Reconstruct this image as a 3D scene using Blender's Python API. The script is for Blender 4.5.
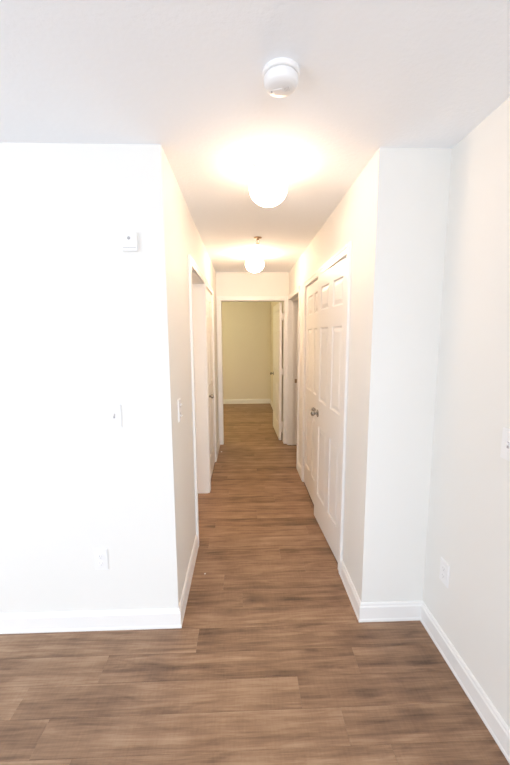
import bpy, bmesh, math, random
from mathutils import Matrix, Vector

# ------------------------------------------------------------------ clear
for o in list(bpy.data.objects):
    bpy.data.objects.remove(o, do_unlink=True)
scene = bpy.context.scene
COL = scene.collection

# ------------------------------------------------------------------ camera
F_PX, YAW, PITCH, ROLL, CAM_H = 348.217, 0.0336, 0.1335, -0.0049, 1.5754
cam_d = bpy.data.cameras.new('camera')
cam_d.sensor_fit = 'VERTICAL'
cam_d.sensor_height = 36.0
cam_d.sensor_width = 24.0
cam_d.lens = F_PX / 765.0 * 36.0
cam_d.clip_start = 0.02
cam = bpy.data.objects.new('camera', cam_d)
COL.objects.link(cam)
cy_, sy_, cp_, sp_ = math.cos(YAW), math.sin(YAW), math.cos(PITCH), math.sin(PITCH)
fwd = Vector((sy_ * cp_, cy_ * cp_, -sp_))
rgt = Vector((cy_, -sy_, 0))
upv = rgt.cross(fwd)
r2 = rgt * math.cos(ROLL) + upv * math.sin(ROLL)
u2 = -rgt * math.sin(ROLL) + upv * math.cos(ROLL)
cam.matrix_world = Matrix(((r2.x, u2.x, -fwd.x, 0), (r2.y, u2.y, -fwd.y, 0),
                           (r2.z, u2.z, -fwd.z, CAM_H), (0, 0, 0, 1)))
scene.camera = cam

# ------------------------------------------------------------------ world, daylight, exposure
world = bpy.data.worlds.new('world')
scene.world = world
world.use_nodes = True
wb = world.node_tree.nodes['Background']
wb.inputs[0].default_value = (0.86, 0.93, 1.0, 1)
wb.inputs[1].default_value = 1.0


def area_light(name, loc, rot, sx, sy, power, col):
    d = bpy.data.lights.new(name, 'AREA')
    d.shape = 'RECTANGLE'
    d.size, d.size_y, d.energy, d.color = sx, sy, power, col
    o = bpy.data.objects.new(name, d)
    o.location, o.rotation_euler = loc, rot
    COL.objects.link(o)
    return o


# strengths and colours of the light sources, added ones included
POW_BACK, COL_BACK = 170.0, (0.90, 1.0, 1.13)      # wide window behind the camera
POW_LEFT, COL_LEFT = 56.0, (0.90, 1.0, 1.13)      # added window in the living room's left wall
LAMP_NEAR, LAMP_FAR, LAMP_COL = 20.0, 50.0, (1.0, 0.68, 0.44)
ADDED_LAMP_BED, COL_BED = 118.0, (1.0, 0.84, 0.44)  # added unseen lamp that brings warm light into the bedroom
ADDED_LAMP_SIDE, COL_SIDE = 58.0, (1.0, 0.70, 0.46)  # added unseen lamp, brightens the left jamb and the closet leaves
area_light('back_window_daylight', (1.1, -5.42, 1.08), (math.radians(90), 0, 0), 3.3, 1.95, POW_BACK, COL_BACK)
area_light('added_left_window_light', (-3.12, -0.9, 1.08), (math.radians(90), 0, math.radians(-90)), 2.5, 1.95, POW_LEFT, COL_LEFT)  # added source, lifts the right wall and the near ceiling

vs = scene.view_settings
vs.view_transform = 'Standard'
vs.look = 'None'
vs.gamma = 1.0
vs.use_curve_mapping = False
vs.exposure = 0.10
scene.cycles.use_denoising = True
scene.cycles.max_bounces = 12
scene.cycles.diffuse_bounces = 8
scene.cycles.sample_clamp_indirect = 8

# ------------------------------------------------------------------ materials


def new_mat(name):
    m = bpy.data.materials.new(name)
    m.use_nodes = True
    nt = m.node_tree
    return m, nt, nt.nodes['Principled BSDF']


def set_in(b, **kw):
    for k, v in kw.items():
        b.inputs[k.replace('_', ' ')].default_value = v


def node(nt, kind, **inp):
    n = nt.nodes.new(kind)
    for k, v in inp.items():
        n.inputs[k].default_value = v
    return n


def paint(name, col, rough, bump_scale, bump_strength, bump_dist=0.002, mottled=0.0):
    m, nt, b = new_mat(name)
    set_in(b, Base_Color=(*col, 1), Roughness=rough)
    tc = nt.nodes.new('ShaderNodeTexCoord')
    n = node(nt, 'ShaderNodeTexNoise', Scale=bump_scale, Detail=3.0, Roughness=0.55)
    nt.links.new(tc.outputs['Object'], n.inputs['Vector'])
    bp = node(nt, 'ShaderNodeBump', Strength=bump_strength, Distance=bump_dist)
    nt.links.new(n.outputs[0], bp.inputs['Height'])
    nt.links.new(bp.outputs[0], b.inputs['Normal'])
    if mottled:
        n2 = node(nt, 'ShaderNodeTexNoise', Scale=3.0, Detail=2.0)
        nt.links.new(tc.outputs['Object'], n2.inputs['Vector'])
        mx = nt.nodes.new('ShaderNodeMix')
        mx.data_type = 'RGBA'
        mx.inputs['A'].default_value = (*[c * (1 - mottled) for c in col], 1)
        mx.inputs['B'].default_value = (*[min(1, c * (1 + mottled)) for c in col], 1)
        nt.links.new(n2.outputs[0], mx.inputs['Factor'])
        nt.links.new(mx.outputs['Result'], b.inputs['Base Color'])
    return m


M_WALL = paint('wall_paint', (0.825, 0.82, 0.79), 0.6, 160, 0.12, 0.0012, 0.01)
M_WALL_BEDLIGHT = paint('wall_paint_bed_light', (0.79, 0.74, 0.64), 0.6, 160, 0.12, 0.0012, 0.01)  # same wall paint with the bedroom's yellow light put into the colour
M_CEIL = paint('ceiling_texture', (0.905, 0.94, 0.98), 0.85, 55, 0.5, 0.003)
M_TRIM = paint('trim_paint', (0.88, 0.875, 0.86), 0.35, 60, 0.03, 0.0005)
M_DOOR = paint('door_paint', (0.87, 0.86, 0.84), 0.38, 90, 0.05, 0.0006)
M_PLASTIC = paint('white_plastic', (0.86, 0.86, 0.86), 0.3, 200, 0.01, 0.0003)
M_WARM_PLASTIC = paint('ivory_plastic', (0.83, 0.81, 0.80), 0.35, 200, 0.01, 0.0003)
M_GREY = paint('grey_plastic', (0.42, 0.42, 0.43), 0.45, 200, 0.01, 0.0003)
M_VENT = paint('pale_vent', (0.70, 0.70, 0.70), 0.5, 200, 0.01, 0.0003)
M_SLOT = paint('dark_slot', (0.10, 0.095, 0.09), 0.6, 200, 0.01, 0.0003)
M_PAPER = paint('paper_scrap', (0.85, 0.84, 0.82), 0.7, 120, 0.1, 0.0005)
M_SUB = paint('subfloor', (0.09, 0.06, 0.045), 0.7, 40, 0.1)


def metal(name, col, rough):
    m, nt, b = new_mat(name)
    set_in(b, Base_Color=(*col, 1), Metallic=1.0, Roughness=rough)
    n = node(nt, 'ShaderNodeTexNoise', Scale=300.0)
    bp = node(nt, 'ShaderNodeBump', Strength=0.03, Distance=0.0005)
    nt.links.new(n.outputs[0], bp.inputs['Height'])
    nt.links.new(bp.outputs[0], b.inputs['Normal'])
    return m


M_NICKEL = metal('satin_nickel', (0.34, 0.32, 0.30), 0.25)
M_BRASS = metal('aged_brass', (0.42, 0.31, 0.21), 0.45)


def glow(name, strength, col):
    m, nt, b = new_mat(name)
    set_in(b, Base_Color=(0.9, 0.88, 0.84, 1), Roughness=0.3)
    b.inputs['Emission Color'].default_value = (*col, 1)
    b.inputs['Emission Strength'].default_value = strength
    return m


def plank_material():
    m, nt, b = new_mat('vinyl_plank')
    L = nt.links.new
    geo = nt.nodes.new('ShaderNodeNewGeometry')
    info = nt.nodes.new('ShaderNodeObjectInfo')
    sep = nt.nodes.new('ShaderNodeSeparateXYZ')
    L(geo.outputs['Position'], sep.inputs[0])

    def math_(op, a, c):
        n = nt.nodes.new('ShaderNodeMath')
        n.operation = op
        for i, v in enumerate((a, c)):
            if isinstance(v, (int, float)):
                n.inputs[i].default_value = v
            else:
                L(v, n.inputs[i])
        return n.outputs[0]

    rx = math_('MULTIPLY_ADD', info.outputs['Random'], 53.0)
    # MULTIPLY_ADD third input is the x position
    nx = nt.nodes[-1]
    L(sep.outputs['X'], nx.inputs[2])
    ry = math_('MULTIPLY_ADD', info.outputs['Random'], 17.0)
    ny = nt.nodes[-1]
    L(sep.outputs['Y'], ny.inputs[2])

    def vec(sx, sy):
        c = nt.nodes.new('ShaderNodeCombineXYZ')
        L(math_('MULTIPLY', rx, sx), c.inputs[0])
        L(math_('MULTIPLY', ry, sy), c.inputs[1])
        L(math_('MULTIPLY', info.outputs['Random'], 9.0), c.inputs[2])
        return c.outputs[0]

    def noise(v, scale, detail, rough=0.55, dist=0.0):
        n = node(nt, 'ShaderNodeTexNoise', Scale=scale, Detail=detail, Roughness=rough, Distortion=dist)
        L(v, n.inputs['Vector'])
        return n.outputs[0]

    broad = noise(vec(0.8, 11.0), 1.5, 3.0, 0.5, 0.5)      # long soft bands along the plank
    streak = noise(vec(1.5, 34.0), 1.6, 5.0, 0.65, 0.35)   # finer streaks
    fine = noise(vec(5.0, 150.0), 2.0, 3.0, 0.6)           # pores
    patch = noise(vec(2.4, 13.0), 1.3, 4.0, 0.55, 1.6)     # cathedral and knot patches
    chatter = noise(vec(110.0, 16.0), 1.0, 2.0)            # cross saw marks
    w = nt.nodes.new('ShaderNodeTexWave')
    w.wave_type, w.rings_direction = 'RINGS', 'Y'
    w.inputs['Scale'].default_value = 1.6
    w.inputs['Distortion'].default_value = 7.0
    w.inputs['Detail'].default_value = 3.0
    w.inputs['Detail Scale'].default_value = 0.8
    L(vec(0.8, 5.0), w.inputs['Vector'])
    s = math_('MULTIPLY', broad, 0.29)
    s = math_('ADD', s, math_('MULTIPLY', streak, 0.34))
    s = math_('ADD', s, math_('MULTIPLY', patch, 0.24))
    s = math_('ADD', s, math_('MULTIPLY', w.outputs['Fac'], 0.035))
    s = math_('ADD', s, math_('MULTIPLY', fine, 0.12))
    s = math_('ADD', s, math_('MULTIPLY', chatter, 0.06))
    s = math_('ADD', s, math_('MULTIPLY', math_('SUBTRACT', info.outputs['Random'], 0.5), 0.09))
    ramp = nt.nodes.new('ShaderNodeValToRGB')
    L(s, ramp.inputs[0])
    e = ramp.color_ramp.elements
    e[0].position, e[0].color = 0.385, (0.100, 0.058, 0.034, 1)
    e[1].position, e[1].color = 0.715, (0.48, 0.325, 0.208, 1)
    x = e.new(0.48); x.color = (0.213, 0.122, 0.071, 1)
    x = e.new(0.58); x.color = (0.325, 0.197, 0.117, 1)
    L(ramp.outputs[0], b.inputs['Base Color'])
    rr = nt.nodes.new('ShaderNodeMapRange')
    rr.inputs['To Min'].default_value, rr.inputs['To Max'].default_value = 0.48, 0.36
    L(streak, rr.inputs['Value'])
    L(rr.outputs[0], b.inputs['Roughness'])
    b.inputs['Specular IOR Level'].default_value = 0.45
    bp = node(nt, 'ShaderNodeBump', Strength=0.12, Distance=0.001)
    L(math_('ADD', fine, streak), bp.inputs['Height'])
    L(bp.outputs[0], b.inputs['Normal'])
    return m


M_PLANK = plank_material()

# ------------------------------------------------------------------ helpers


def link(name, bm, mat, parent=None, smooth=False):
    me = bpy.data.meshes.new(name)
    bmesh.ops.recalc_face_normals(bm, faces=bm.faces)
    bm.to_mesh(me)
    bm.free()
    me.materials.append(mat)
    if smooth:
        for pl in me.polygons:
            pl.use_smooth = True
        me.set_sharp_from_angle(angle=math.radians(35))
    o = bpy.data.objects.new(name, me)
    COL.objects.link(o)
    if parent is not None:
        o.parent = parent
    return o


def empty(name, loc=(0, 0, 0), rz=0.0, parent=None):
    o = bpy.data.objects.new(name, None)
    o.empty_display_size = 0.05
    o.location = loc
    o.rotation_euler = (0, 0, rz)
    COL.objects.link(o)
    if parent is not None:
        o.parent = parent
    return o


def tag(o, label=None, cat=None, group=None, kind=None):
    for k, v in (('label', label), ('category', cat), ('group', group), ('kind', kind)):
        if v:
            o[k] = v
    return o


def box(bm, x0, x1, y0, y1, z0, z1, bev=0.0):
    r = bmesh.ops.create_cube(bm, size=1.0)
    M = Matrix.Translation(((x0 + x1) / 2, (y0 + y1) / 2, (z0 + z1) / 2)) @ Matrix.Diagonal((x1 - x0, y1 - y0, z1 - z0, 1))
    bmesh.ops.transform(bm, matrix=M, verts=r['verts'])
    if bev:
        ed = list({e for v in r['verts'] for e in v.link_edges})
        bmesh.ops.bevel(bm, geom=ed, offset=bev, segments=2, affect='EDGES', profile=0.5)
    return bm


def boxes(*args, bev=0.0):
    bm = bmesh.new()
    for a in args:
        box(bm, *a, bev=bev)
    return bm


def lathe(profile, seg=32, axis='Z', origin=(0, 0, 0)):
    """profile: (radius, height) pairs, revolved about an axis."""
    bm = bmesh.new()
    rings = []
    for r, h in profile:
        if r < 1e-6:
            rings.append([bm.verts.new((0, 0, h))])
        else:
            rings.append([bm.verts.new((r * math.cos(2 * math.pi * k / seg), r * math.sin(2 * math.pi * k / seg), h)) for k in range(seg)])
    for a, c in zip(rings, rings[1:]):
        for k in range(seg):
            q = [a[k % len(a)], a[(k + 1) % len(a)], c[(k + 1) % len(c)], c[k % len(c)]]
            u = []
            for v in q:
                if v not in u:
                    u.append(v)
            if len(u) > 2:
                bm.faces.new(u)
    for rg in (rings[0], rings[-1]):
        if len(rg) > 2:
            bm.faces.new(rg)
    R = {'Z': Matrix(), 'Y': Matrix.Rotation(math.radians(-90), 4, 'X'), '-Y': Matrix.Rotation(math.radians(90), 4, 'X'),
         'X': Matrix.Rotation(math.radians(90), 4, 'Y'), '-X': Matrix.Rotation(math.radians(-90), 4, 'Y')}[axis]
    bmesh.ops.transform(bm, matrix=Matrix.Translation(origin) @ R, verts=bm.verts)
    return bm


def sweep(points, profile):
    """Sweep a (offset, z) profile along a 2-D polyline; offset goes to the right of travel, mitred."""
    bm = bmesh.new()
    n = len(points)
    rows = []
    for i, (px, py) in enumerate(points):
        nrm = []
        for a, c in ((i - 1, i), (i, i + 1)):
            if 0 <= a and c < n:
                d = Vector((points[c][0] - points[a][0], points[c][1] - points[a][1])).normalized()
                nrm.append(Vector((d.y, -d.x)))
        m = nrm[0] if len(nrm) == 1 else (nrm[0] + nrm[1]) / (1 + nrm[0].dot(nrm[1]))
        rows.append([bm.verts.new((px + m.x * o, py + m.y * o, z)) for o, z in profile])
    k = len(profile)
    for a, c in zip(rows, rows[1:]):
        for j in range(k):
            bm.faces.new((a[j], a[(j + 1) % k], c[(j + 1) % k], c[j]))
    bm.faces.new(rows[0])
    bm.faces.new(rows[-1])
    return bm


# ------------------------------------------------------------------ measured layout (metres)
XL, XR, XW = -0.3646, 0.6423, 0.9868     # hall left face, hall right face, room right wall face
Y0, YE, YF = 1.729, 4.949, 8.03          # front walls, hall end wall, bedroom far wall
C = 2.44
T = 0.12                                  # wall thickness
HEAD = 2.056                              # underside of head jambs
J = 0.018                                 # jamb board thickness
L1 = (2.505, 3.352)                       # left doorway (clear)
L2 = (3.492, 4.222)                       # left recessed door
R1 = (2.162, 3.578)                       # double closet
R2 = (4.000, 4.872)                       # right doorway
E1 = (-0.299, 0.580)                      # bedroom doorway at the hall end
XB = 0.640                                # bedroom right wall face


def S(o, label, cat):
    return tag(o, label, cat, kind='structure')


# ------------------------------------------------------------------ shell
S(link('ceiling', boxes((-3.4, 3.2, -5.7, 8.3, C, C + 0.1)), M_CEIL), 'white textured flat ceiling running on into the hallway', 'ceiling')


def wall_along_y(name, x0, x1, y0, y1, ops, label):
    bm = bmesh.new()
    y = y0
    for a, c in ops:
        box(bm, x0, x1, y, a - J, 0, C)
        box(bm, x0, x1, a - J, c + J, HEAD + J, C)
        y = c + J
    box(bm, x0, x1, y, y1, 0, C)
    return S(link(name, bm, M_WALL), label, 'wall')


wall_along_y('wall_hall_left', XL - T, XL, Y0 + T, YE, [L1, L2], 'left hallway wall with one open doorway and one closed door')
wall_along_y('wall_hall_right', XR, XR + T, Y0 + T, YE, [R1, R2], 'right hallway wall with double closet doors')
S(link('wall_front_left', boxes((-3.3, XL, Y0, Y0 + T, 0, C)), M_WALL), 'bright white wall left of the hallway opening', 'wall')
S(link('wall_front_right', boxes((XR, XW, Y0, Y0 + T, 0, C)), M_WALL), 'narrow white wall between hallway and right wall', 'wall')
S(link('wall_right', boxes((XW, XW + T, -0.3, Y0 + T, 0, C)), M_WALL), 'off-white wall running along the right edge', 'wall')
S(link('wall_end', boxes((-3.0, E1[0] - J, YE, YE + T, 0, C), (E1[1] + J, XR + T, YE, YE + T, 0, C),
                         (E1[0] - J, E1[1] + J, YE, YE + T, HEAD + J, C)), M_WALL), 'cream wall over the bedroom doorway at hallway end', 'wall')
S(link('wall_bedroom_far', boxes((-3.0, XB + T, YF, YF + T, 0, C)), M_WALL_BEDLIGHT), 'dim yellowish bedroom wall seen through the far doorway', 'wall')
S(link('wall_bedroom_right', boxes((XB, XB + T, YE + T, YF, 0, C)), M_WALL_BEDLIGHT), 'bedroom side wall behind the open door', 'wall')
S(link('wall_bedroom_left', boxes((-3.1, -3.0, YE, YF + T, 0, C)), M_WALL_BEDLIGHT), 'bedroom left wall out of sight', 'wall')
# rooms behind the side doorways, and the closet
S(link('wall_side_room_left', boxes((-2.7, -2.6, Y0 + T, YE, 0, C), (-2.6, XL - T, 3.395, 3.445, 0, C)), M_WALL), 'walls of the room behind the left doorway', 'wall')
S(link('wall_side_room_right', boxes((2.6, 2.7, 3.66, YE + T, 0, C), (XR + T, 2.6, 3.66, 3.76, 0, C), (XR + T, 2.6, YE, YE + T, 0, C)), M_WALL), 'walls of the room behind the right doorway', 'wall')
S(link('wall_closet', boxes((1.38, 1.45, Y0 + T, 3.66, 0, C), (XR + T, 1.38, 1.90, 2.0, 0, C)), M_WALL), 'walls inside the hallway closet', 'wall')
# the living room around and behind the camera
XV, YV = -3.2, -5.5
S(link('wall_living_left', boxes((XV - 0.1, XV, YV, -2.2, 0, C), (XV - 0.1, XV, 0.4, Y0, 0, C), (XV - 0.1, XV, -2.2, 0.4, 0, 0.06), (XV - 0.1, XV, -2.2, 0.4, 2.1, C)),
       M_WALL), 'living room left wall out of sight', 'wall')
S(link('wall_living_right', boxes((3.0, 3.1, YV, -0.3, 0, C), (XW + T, 3.1, -0.3, -0.18, 0, C)), M_WALL), 'living room right walls out of sight', 'wall')
S(link('wall_living_back', boxes((XV, -0.6, YV - 0.1, YV, 0, C), (2.8, 3.0, YV - 0.1, YV, 0, C), (-0.6, 2.8, YV - 0.1, YV, 0, 0.06), (-0.6, 2.8, YV - 0.1, YV, 2.1, C)),
       M_WALL), 'living room window wall behind the camera', 'wall')


def window(name, loc, rz, w, h, label):
    wn = S(empty(name, loc, rz), label, 'window')
    link('window_frame', boxes((-w / 2, -w / 2 + 0.05, -0.03, 0.03, 0, h), (w / 2 - 0.05, w / 2, -0.03, 0.03, 0, h), (-w / 2 + 0.05, w / 2 - 0.05, -0.03, 0.03, 0, 0.05),
                               (-w / 2 + 0.05, w / 2 - 0.05, -0.03, 0.03, h - 0.05, h), (-0.02, 0.02, -0.03, 0.03, 0.05, h - 0.05)), M_TRIM, wn)


window('window_1', (1.1, YV - 0.05, 0.06), 0, 3.4, 2.04, 'wide living room window behind the camera')
window('added_window_2', (XV - 0.05, -0.9, 0.06), math.pi / 2, 2.6, 2.04, 'added unseen window in the living room left wall')

# ------------------------------------------------------------------ floor: slab and single planks running across the hall
PW, PL, GAP = 0.1425, 1.22, 0.0002
floor = S(link('floor', boxes((-3.3, 3.1, -5.6, YF + T, -0.08, -0.004)), M_SUB), 'brown wood-look plank floor laid across the hallway', 'floor')
rng = random.Random(11)
ROW0 = 1.420            # far edge of the row whose joint sits at x = 0.238
known = {0: 0.238, -1: 0.402, -2: 0.560, 7: 0.255, 5: -0.138}     # joint positions read off the photo


def row_span(yc):
    """x limits of the floor at depth yc (rooms, hall, doorways)."""
    if yc < -0.3:
        return (XV, 3.0)
    if yc < Y0:
        return (XV, XW)
    if yc < YE + 0.02:
        a, c = XL, XR
        if L1[0] < yc < L1[1]:
            a = -1.6
        if R2[0] < yc < R2[1]:
            c = 1.9
        return (a, c)
    if yc < YE + T:
        return E1
    return (-3.0, XB)


plank_meshes = {}


def plank_mesh(w, d):
    key = (round(w, 3), round(d, 3))
    if key not in plank_meshes:
        bm = boxes((-w / 2 + GAP, w / 2 - GAP, -d / 2 + GAP, d / 2 - GAP, -0.004, 0.0))
        top = [e for e in bm.edges if all(v.co.z > -0.001 for v in e.verts)]
        bmesh.ops.bevel(bm, geom=top, offset=0.0003, segments=1, affect='EDGES')
        bmesh.ops.recalc_face_normals(bm, faces=bm.faces)
        me = bpy.data.meshes.new('plank')
        bm.to_mesh(me); bm.free()
        me.materials.append(M_PLANK)
        plank_meshes[key] = me
    return plank_meshes[key]


r = -int((ROW0 - YV) / PW) - 1
off = 0.0
while True:
    y1 = ROW0 + r * PW
    y0 = y1 - PW
    if y0 > YF:
        break
    off = known.get(r, (off + rng.uniform(0.3, 0.92)))
    lo_y, hi_y = max(y0, YV), min(y1, YF)
    # split a row where the floor outline changes inside it
    cuts = sorted([c for c in (-0.3, Y0, L1[0], L1[1], R2[0], R2[1], YE, YE + T) if lo_y + 1e-4 < c < hi_y - 1e-4])
    # a whole plank is kept in one piece: only trim the row to the narrower side for its centre line
    yc = (lo_y + hi_y) / 2
    edges = [lo_y] + [c for c in cuts if c in (Y0, YE, YE + T, -0.3)] + [hi_y]
    for ya, yb in zip(edges, edges[1:]):
        if yb - ya < 0.004:
            continue
        a, c = row_span((ya + yb) / 2)
        k = math.floor((a - off) / PL)
        x = off + k * PL
        while x < c - 1e-4:
            xa, xb = max(x, a), min(x + PL, c)
            if xb - xa > 0.01:
                o = bpy.data.objects.new('plank', plank_mesh(xb - xa, yb - ya))
                o.location = ((xa + xb) / 2, (ya + yb) / 2, 0)
                COL.objects.link(o)
                o.parent = floor
            x += PL
    r += 1

# ------------------------------------------------------------------ baseboards
BASE = [(0.0, 0.0), (0.016, 0.0), (0.016, 0.012), (0.013, 0.018), (0.013, 0.086), (0.009, 0.094), (0.009, 0.102), (0.005, 0.108), (0.0, 0.108)]
CW, CT, REV = 0.057, 0.015, 0.005       # casing width, thickness, reveal


def baseboard(name, pts, label):
    return S(link(name, sweep(pts, BASE), M_TRIM), label, 'baseboard')


e_ = CW + REV
baseboard('baseboard_front_left', [(-3.2, Y0), (XL, Y0), (XL, L1[0] - e_)], 'white baseboard wrapping the left wall corner into the hallway')
baseboard('baseboard_hall_left', [(XL, L2[1] + e_), (XL, YE)], 'short white baseboard at the far left end of the hallway')
baseboard('baseboard_right', [(XR, R1[0] - e_), (XR, Y0), (XW, Y0), (XW, -0.3)], 'white baseboard around the right corner and along the right wall')
baseboard('baseboard_hall_right', [(XR, R2[0] - e_), (XR, R1[1] + e_)], 'short white baseboard between closet and right doorway')
baseboard('baseboard_bedroom', [(-3.0, YF), (XB, YF), (XB, YE + T)], 'cream baseboard along the bedroom far wall')

# ------------------------------------------------------------------ cased openings


def casing_y(name, x_face, s, ops, label, stop=None, strike=False):
    """Trim around an opening in a wall running along Y. s = +1: hall is on the +X side of x_face."""
    a, c = ops
    t = S(empty(name, (x_face, (a + c) / 2, 0)), label, 'door trim')
    ym = (a + c) / 2
    hw = (c - a) / 2
    top = HEAD + REV

    def xx(u, v):
        return (min(s * u, s * v), max(s * u, s * v))
    for sg in (-1, 1):
        yy = sorted((sg * (hw + REV), sg * (hw + REV + CW)))
        bm = boxes((*xx(0, CT), *yy, 0, top + CW), bev=0.003)
        y2 = sorted((sg * (hw + REV + CW * 0.62), sg * (hw + REV + CW)))
        box(bm, *xx(CT - 0.002, CT + 0.003), *y2, 0, top + CW, bev=0.0015)
        link('casing_leg', bm, M_TRIM, t)
        link('jamb', boxes((*xx(-T, 0), *sorted((sg * hw, sg * (hw + J))), 0, HEAD)), M_TRIM, t)
        if stop is not None:
            link('stop_moulding', boxes((*xx(-stop - 0.035, -stop), *sorted((sg * hw, sg * (hw - 0.010))), 0, HEAD), bev=0.002), M_TRIM, t)
    bm = boxes((*xx(0, CT), -hw - REV, hw + REV, top, top + CW), bev=0.003)
    box(bm, *xx(CT - 0.002, CT + 0.003), -hw - REV, hw + REV, top + CW * 0.62, top + CW, bev=0.0015)
    link('casing_head', bm, M_TRIM, t)
    link('head_jamb', boxes((*xx(-T, 0), -hw - J, hw + J, HEAD, HEAD + J)), M_TRIM, t)
    if stop is not None:
        link('stop_moulding', boxes((*xx(-stop - 0.035, -stop), -hw + 0.01, hw - 0.01, HEAD - 0.010, HEAD), bev=0.002), M_TRIM, t)
    if strike:
        tag(link('strike_plate', boxes((*xx(-T + 0.005, -T + 0.035), hw - 0.002, hw, 0.91, 0.965), bev=0.0008), M_BRASS, t), 'small brass strike plate')
    return t


casing_y('trim_1', XL, 1, L1, 'white casing around the open left doorway')
casing_y('trim_2', XL, 1, L2, 'white casing around the closed left door')
casing_y('trim_3', XR, -1, R1, 'white casing around the double closet doors')
casing_y('trim_4', XR, -1, R2, 'white casing around the open right doorway', stop=0.045, strike=True)
t = S(empty('trim_5', ((E1[0] + E1[1]) / 2, YE, 0)), 'white casing around the bedroom doorway at hallway end', 'door trim')
hw = (E1[1] - E1[0]) / 2
r5 = 0.002
for sg in (-1, 1):
    xs = sorted((sg * (hw + r5), sg * (hw + r5 + CW)))
    link('casing_leg', boxes((*xs, -CT, 0, 0, HEAD + REV + CW), bev=0.003), M_TRIM, t)
    link('jamb', boxes((*sorted((sg * hw, sg * (hw + J))), 0, T, 0, HEAD)), M_TRIM, t)
link('casing_head', boxes((-hw - r5, hw + r5, -CT, 0, HEAD + REV, HEAD + REV + CW), bev=0.003), M_TRIM, t)
link('head_jamb', boxes((-hw - J, hw + J, 0, T, HEAD, HEAD + J)), M_TRIM, t)

# ------------------------------------------------------------------ six-panel doors
DT = 0.035


def make_door(name, loc, rz, w, label, knob_side, hinge_side=0, h=2.038, knob_z=0.925, flip=False):
    """Leaf along local +x from the hinge; knob_side: (+1, -1) faces that carry a knob."""
    root = S(empty(name, loc, rz), label, 'door')
    stile, mull = 0.092, 0.100
    pw = (w - 2 * stile - mull) / 2
    cols = [(stile, stile + pw), (stile + pw + mull, w - stile)]
    rows = [(0.232, 0.822), (1.035, 1.625), (1.760, 1.938)]
    # leaf with six sunk beds per face, built as a grid
    bm = bmesh.new()
    xs = [0, cols[0][0], cols[0][1], cols[1][0], cols[1][1], w]
    zs = [0] + [v for rw in rows for v in rw] + [h]
    for sg in (-1, 1):
        vg = [[bm.verts.new((x, sg * DT / 2, z)) for z in zs] for x in xs]
        beds = []
        for i in range(len(xs) - 1):
            for j in range(len(zs) - 1):
                f = bm.faces.new((vg[i][j], vg[i + 1][j], vg[i + 1][j + 1], vg[i][j + 1]))
                if i in (1, 3) and j in (1, 3, 5):
                    beds.append(f)
        for f in beds:
            r_ = bmesh.ops.inset_individual(bm, faces=[f], thickness=0.012, depth=0)
            bmesh.ops.translate(bm, verts=list(f.verts), vec=(0, -sg * 0.009, 0))
    # rim
    bm.edges.ensure_lookup_table()
    rim = [e for e in bm.edges if len(e.link_faces) == 1]
    bmesh.ops.bridge_loops(bm, edges=rim)
    link('leaf', bm, M_DOOR, root)
    for sg in (-1, 1):
        for (xa, xb) in cols:
            for (za, zb) in rows:
                b2 = bmesh.new()
                i1, i2 = 0.014, 0.040
                ya, yb = sg * (DT / 2 - 0.0095), sg * (DT / 2 - 0.0015)
                v0 = [b2.verts.new(q) for q in ((xa + i1, ya, za + i1), (xb - i1, ya, za + i1), (xb - i1, ya, zb - i1), (xa + i1, ya, zb - i1))]
                v1 = [b2.verts.new(q) for q in ((xa + i2, yb, za + i2), (xb - i2, yb, za + i2), (xb - i2, yb, zb - i2), (xa + i2, yb, zb - i2))]
                b2.faces.new(v0)
                b2.faces.new(v1)
                for k in range(4):
                    b2.faces.new((v0[k], v0[(k + 1) % 4], v1[(k + 1) % 4], v1[k]))
                link('panel', b2, M_DOOR, root)
    for sg in knob_side:
        ax = 'Y' if sg > 0 else '-Y'
        kb = link('knob', lathe([(0.0, 0.058), (0.009, 0.0575), (0.017, 0.054), (0.0215, 0.047), (0.0225, 0.040), (0.019, 0.031),
                                 (0.011, 0.025), (0.010, 0.018), (0.011, 0.008)], 24, ax, (w - 0.065, sg * DT / 2, knob_z)), M_NICKEL, root, True)
        tag(kb, 'satin nickel round knob')
        link('rosette', lathe([(0.0, 0.008), (0.014, 0.008), (0.028, 0.006), (0.032, 0.002), (0.032, 0.0)], 24, ax, (w - 0.065, sg * DT / 2, knob_z)), M_NICKEL, kb, True)
    if hinge_side:
        for z in (0.22, 1.02, 1.82):
            hb = lathe([(0.0, -0.048), (0.004, -0.047), (0.0065, -0.044), (0.0065, 0.044), (0.004, 0.047), (0.0, 0.048)], 12, 'Z',
                       (-0.004, hinge_side * (DT / 2 + 0.004), z))
            box(hb, -0.004, 0.0, hinge_side * (DT / 2) - 0.014, hinge_side * (DT / 2) + 0.002, z - 0.044, z + 0.044)
            link('hinge', hb, M_WARM_PLASTIC, root, True)
    return root


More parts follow.
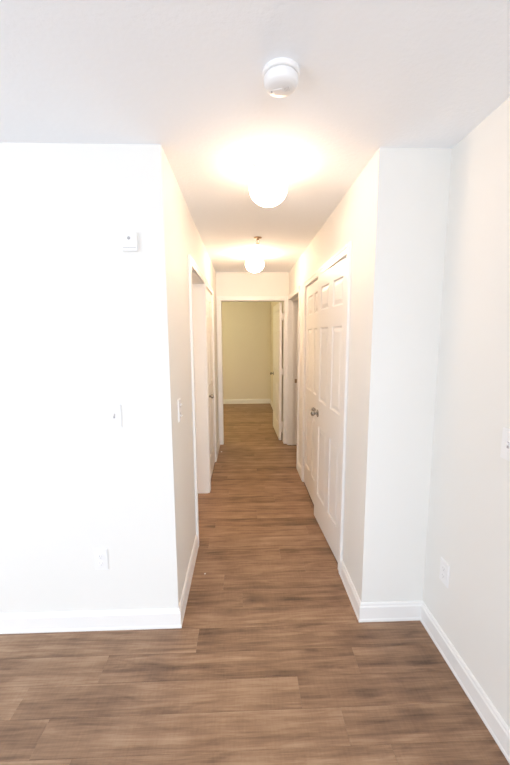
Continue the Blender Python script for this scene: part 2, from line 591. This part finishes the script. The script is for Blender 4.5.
H90 = math.pi / 2
make_door('door_1', (XR + 0.002 + DT / 2, R1[0] + 0.004, 0.012), H90 + math.radians(2.9), 0.703,
          'white six-panel closet door standing slightly ajar, nearest on the right', (1,), 1)
make_door('door_2', (XR + 0.002 + DT / 2, R1[1] - 0.004, 0.012), -H90, 0.703,
          'white six-panel closet door closed, farther of the pair', (-1,), -1)
make_door('door_3', (XL - 0.002 - DT / 2, L2[1] - 0.004, 0.012), -H90, L2[1] - L2[0] - 0.008,
          'closed white door on the left of the hallway', (1,), 1, knob_z=0.945)
make_door('door_4', (E1[1] - DT / 2 - 0.015, YE + T + 0.010, 0.012), H90 + math.radians(1.5), 0.84,
          'white six-panel bedroom door swung open at the hallway end', (1,), 0, knob_z=0.93)
d4 = bpy.data.objects['door_4']
for z in (0.24, 1.04, 1.83):
    hb = boxes((-0.022, 0.0, -DT / 2 - 0.0155, -DT / 2 + 0.004, z - 0.048, z + 0.048), bev=0.001)
    link('hinge', hb, M_WARM_PLASTIC, d4)

# ------------------------------------------------------------------ ceiling lights


def ceiling_light(x, y, label, strength, col):
    root = tag(empty('ceiling_light', (x, y, C)), label, 'ceiling light', 'opal globe ceiling lights')
    link('canopy', lathe([(0.0, 0.0), (0.078, 0.0), (0.080, -0.004), (0.080, -0.024), (0.076, -0.030), (0.0, -0.030)], 40), M_PLASTIC, root, True)
    prof = [(0.070, -0.028), (0.074, -0.034)]
    for k in range(0, 13):
        a = math.radians(52 - k * (142 / 12))
        prof.append((max(0.0, 0.100 * math.cos(a)), -0.108 + 0.084 * math.sin(a)))
    prof[-1] = (0.0, prof[-1][1])
    link('globe', lathe(prof, 40), glow('lit_opal_glass', strength, col), root, True)
    for k in range(3):
        a = math.radians(90 + 120 * k)
        link('thumbscrew', lathe([(0.0, 0.094), (0.004, 0.094), (0.004, 0.084), (0.0018, 0.083), (0.0018, 0.078)], 8, 'X', (0, 0, 0)), M_NICKEL, root, True)
        o = root.children[-1]
        o.location = (0, 0, -0.015)
        o.rotation_euler = (0, 0, a)
    return root


ceiling_light(0.139, 1.925, 'lit opal globe ceiling light, nearer and larger of the two', LAMP_NEAR, LAMP_COL)
ceiling_light(0.133, 3.86, 'lit opal globe ceiling light, farther, beyond the sprinkler head', LAMP_FAR, LAMP_COL)
ceiling_light(-1.25, 6.4, 'added unseen opal globe light inside the bedroom beyond the doorway', ADDED_LAMP_BED, COL_BED)
ceiling_light(-1.40, 2.30, 'added unseen opal globe light inside the room behind the left doorway', ADDED_LAMP_SIDE, COL_SIDE)

# ------------------------------------------------------------------ smoke detector
sd = tag(empty('smoke_detector', (0.134, 1.275, C), math.radians(-20)), 'round white smoke detector on the ceiling before the hallway', 'smoke detector')
link('base_plate', lathe([(0.0, 0.0), (0.061, 0.0), (0.062, -0.004), (0.061, -0.012), (0.058, -0.015), (0.0, -0.015)], 48), M_PLASTIC, sd, True)
link('vent_ring', lathe([(0.0, -0.015), (0.053, -0.015), (0.053, -0.020), (0.0, -0.020)], 48), M_VENT, sd, True)
bd = link('body', lathe([(0.0, -0.0185), (0.055, -0.0185), (0.057, -0.021), (0.057, -0.031), (0.055, -0.040), (0.050, -0.047), (0.040, -0.052), (0.022, -0.055), (0.0, -0.0555)], 48), M_PLASTIC, sd, True)
link('test_button', boxes((-0.024, 0.006, -0.010, 0.012, -0.0572, -0.053), bev=0.001), M_WARM_PLASTIC, bd)
link('indicator', lathe([(0.0, -0.0560), (0.003, -0.0556), (0.003, -0.052)], 10, 'Z', (-0.032, 0.0, 0)), M_GREY, bd, True)
bm = bmesh.new()
for k in range(4):
    box(bm, 0.012 + k * 0.0045, 0.0140 + k * 0.0045, -0.009, 0.009, -0.0558, -0.052)
link('speaker_grille', bm, M_VENT, bd)

# ------------------------------------------------------------------ sprinkler head
sp = tag(empty('sprinkler_head', (0.139, 3.235, C)), 'small metal pendent fire sprinkler between the two lights', 'sprinkler')
link('escutcheon', lathe([(0.0, 0.0), (0.036, 0.0), (0.036, -0.003), (0.022, -0.010), (0.0, -0.010)], 24), M_BRASS, sp, True)
link('body', lathe([(0.0, -0.010), (0.013, -0.010), (0.013, -0.020), (0.008, -0.022), (0.0, -0.022)], 12), M_BRASS, sp, True)
for sg in (-1, 1):
    b2 = bmesh.new()
    pts = [(0.009, -0.020), (0.015, -0.030), (0.013, -0.042), (0.003, -0.050)]
    for (xa, za), (xb, zb) in zip(pts, pts[1:]):
        vv = []
        for (x, z) in ((xa, za), (xb, zb)):
            vv.append([b2.verts.new((sg * (x + dx), dy, z)) for dx, dy in ((-0.002, -0.002), (0.002, -0.002), (0.002, 0.002), (-0.002, 0.002))])
        for k in range(4):
            b2.faces.new((vv[0][k], vv[0][(k + 1) % 4], vv[1][(k + 1) % 4], vv[1][k]))
    link('frame_arm', b2, M_BRASS, sp)
link('glass_bulb', lathe([(0.0, -0.022), (0.002, -0.024), (0.003, -0.034), (0.002, -0.044), (0.0, -0.046)], 8), M_BRASS, sp, True)
link('deflector', lathe([(0.0, -0.049), (0.017, -0.050), (0.017, -0.052), (0.0, -0.054)], 16), M_BRASS, sp, True)

# ------------------------------------------------------------------ wall plates (built facing local -Y, plate back at y = 0)


def plate_root(name, loc, rz, label, cat):
    return tag(empty(name, loc, rz), label, cat)


def screw(parent, x, z, y):
    link('screw', lathe([(0.0, y + 0.0012), (0.002, y + 0.001), (0.003, y), (0.003, y - 0.001)], 10, '-Y', (x, 0, z)), M_WARM_PLASTIC, parent, True)


def plate(parent, w, h, mat, th=0.007):
    b2 = boxes((-w / 2, w / 2, -th, 0, -h / 2, h / 2))
    front = [e for e in b2.edges if all(v.co.y < -th + 1e-5 for v in e.verts)]
    bmesh.ops.bevel(b2, geom=front, offset=0.0035, segments=2, affect='EDGES')
    return link('plate', b2, mat, parent)


def toggle(parent, z=0.0, up=True, mat=None):
    link('slot', boxes((-0.005, 0.005, -0.0073, -0.004, z - 0.012, z + 0.012)), M_GREY, parent)
    b2 = boxes((-0.0036, 0.0036, -0.018, -0.004, -0.005, 0.005), bev=0.001)
    bmesh.ops.transform(b2, matrix=Matrix.Translation((0, 0, z)) @ Matrix.Rotation(math.radians(-28 if up else 28), 4, 'X'), verts=b2.verts)
    link('toggle', b2, mat or M_WARM_PLASTIC, parent)


def switch(loc, rz, label, mat, stacked=False, w=0.072, h=0.118):
    rt = plate_root('light_switch', loc, rz, label, 'light switch')
    plate(rt, w, h, mat)
    if stacked:
        toggle(rt, 0.026, True)
        toggle(rt, -0.026, False)
    else:
        toggle(rt, 0.0)
    for z in (-0.030 if not stacked else -0.052, 0.030 if not stacked else 0.052):
        screw(rt, 0, z, 0.007)
    return rt


def outlet(loc, rz, label, mat):
    rt = plate_root('wall_outlet', loc, rz, label, 'outlet')
    plate(rt, 0.072, 0.118, mat)
    for z in (-0.0195, 0.0195):
        sk = link('socket', lathe([(0.0, 0.0085), (0.015, 0.0085), (0.0165, 0.008), (0.0165, 0.005)], 20, '-Y', (0, 0, z)), mat, rt, True)
        link('slot', boxes((-0.0072, -0.0052, -0.0089, -0.0080, z - 0.001, z + 0.007), (0.0052, 0.0072, -0.0089, -0.0080, z - 0.001, z + 0.006),
                           (-0.002, 0.002, -0.0089, -0.0080, z - 0.010, z - 0.006)), M_GREY, sk)
    screw(rt, 0, 0, 0.007)
    return rt


switch((-0.646, Y0, 1.182), 0, 'white toggle switch plate on the bright left wall', M_PLASTIC)
outlet((-0.759, Y0, 0.408), 0, 'white duplex outlet plate low on the bright left wall', M_PLASTIC)
switch((XL, 1.942, 1.162), H90, 'white double switch plate on the hallway left wall', M_PLASTIC, stacked=True, h=0.125)
outlet((XW, 1.548, 0.412), -H90, 'white outlet plate low on the right wall', M_PLASTIC)
switch((XW, 1.218, 1.168), -H90, 'white switch plate at the right edge of the right wall', M_PLASTIC)
th_ = plate_root('wall_sensor', (-0.525, Y0, 2.013), 0, 'small square white sensor box with grey dot, high on left wall', 'wall sensor')
b2 = boxes((-0.036, 0.036, -0.016, 0, -0.042, 0.042), bev=0.004)
link('housing', b2, M_PLASTIC, th_)
tag(link('dot', lathe([(0.0, 0.018), (0.007, 0.0175), (0.008, 0.015)], 16, '-Y', (-0.002, 0, 0.016)), M_GREY, th_, True), 'grey round dot')
link('lower_seam', boxes((-0.030, 0.030, -0.0165, -0.015, -0.0275, -0.0255)), M_GREY, th_)

# ------------------------------------------------------------------ specks on the floor
for (x, y, s, lab) in ((-0.268, 2.145, 0.0055, 'tiny white paper scrap on floor near the left hallway baseboard'),
                       (-0.309, 4.612, 0.011, 'tiny white scrap on floor by the far left hallway corner')):
    b2 = bmesh.new()
    rg = random.Random(int(s * 1e4))
    n = 7
    top = [b2.verts.new((s * rg.uniform(0.7, 1.1) * math.cos(2 * math.pi * k / n), s * rg.uniform(0.6, 1.0) * math.sin(2 * math.pi * k / n), s * rg.uniform(0.25, 0.8))) for k in range(n)]
    bot = [b2.verts.new((v.co.x * 0.9, v.co.y * 0.9, 0.0)) for v in top]
    c_ = b2.verts.new((0, 0, s * 0.75))
    for k in range(n):
        b2.faces.new((top[k], top[(k + 1) % n], c_))
        b2.faces.new((bot[k], bot[(k + 1) % n], top[(k + 1) % n], top[k]))
    b2.faces.new(bot)
    o = tag(link('paper_scrap', b2, M_PAPER), lab, 'scrap')
    o.location = (x, y, 0.0003)
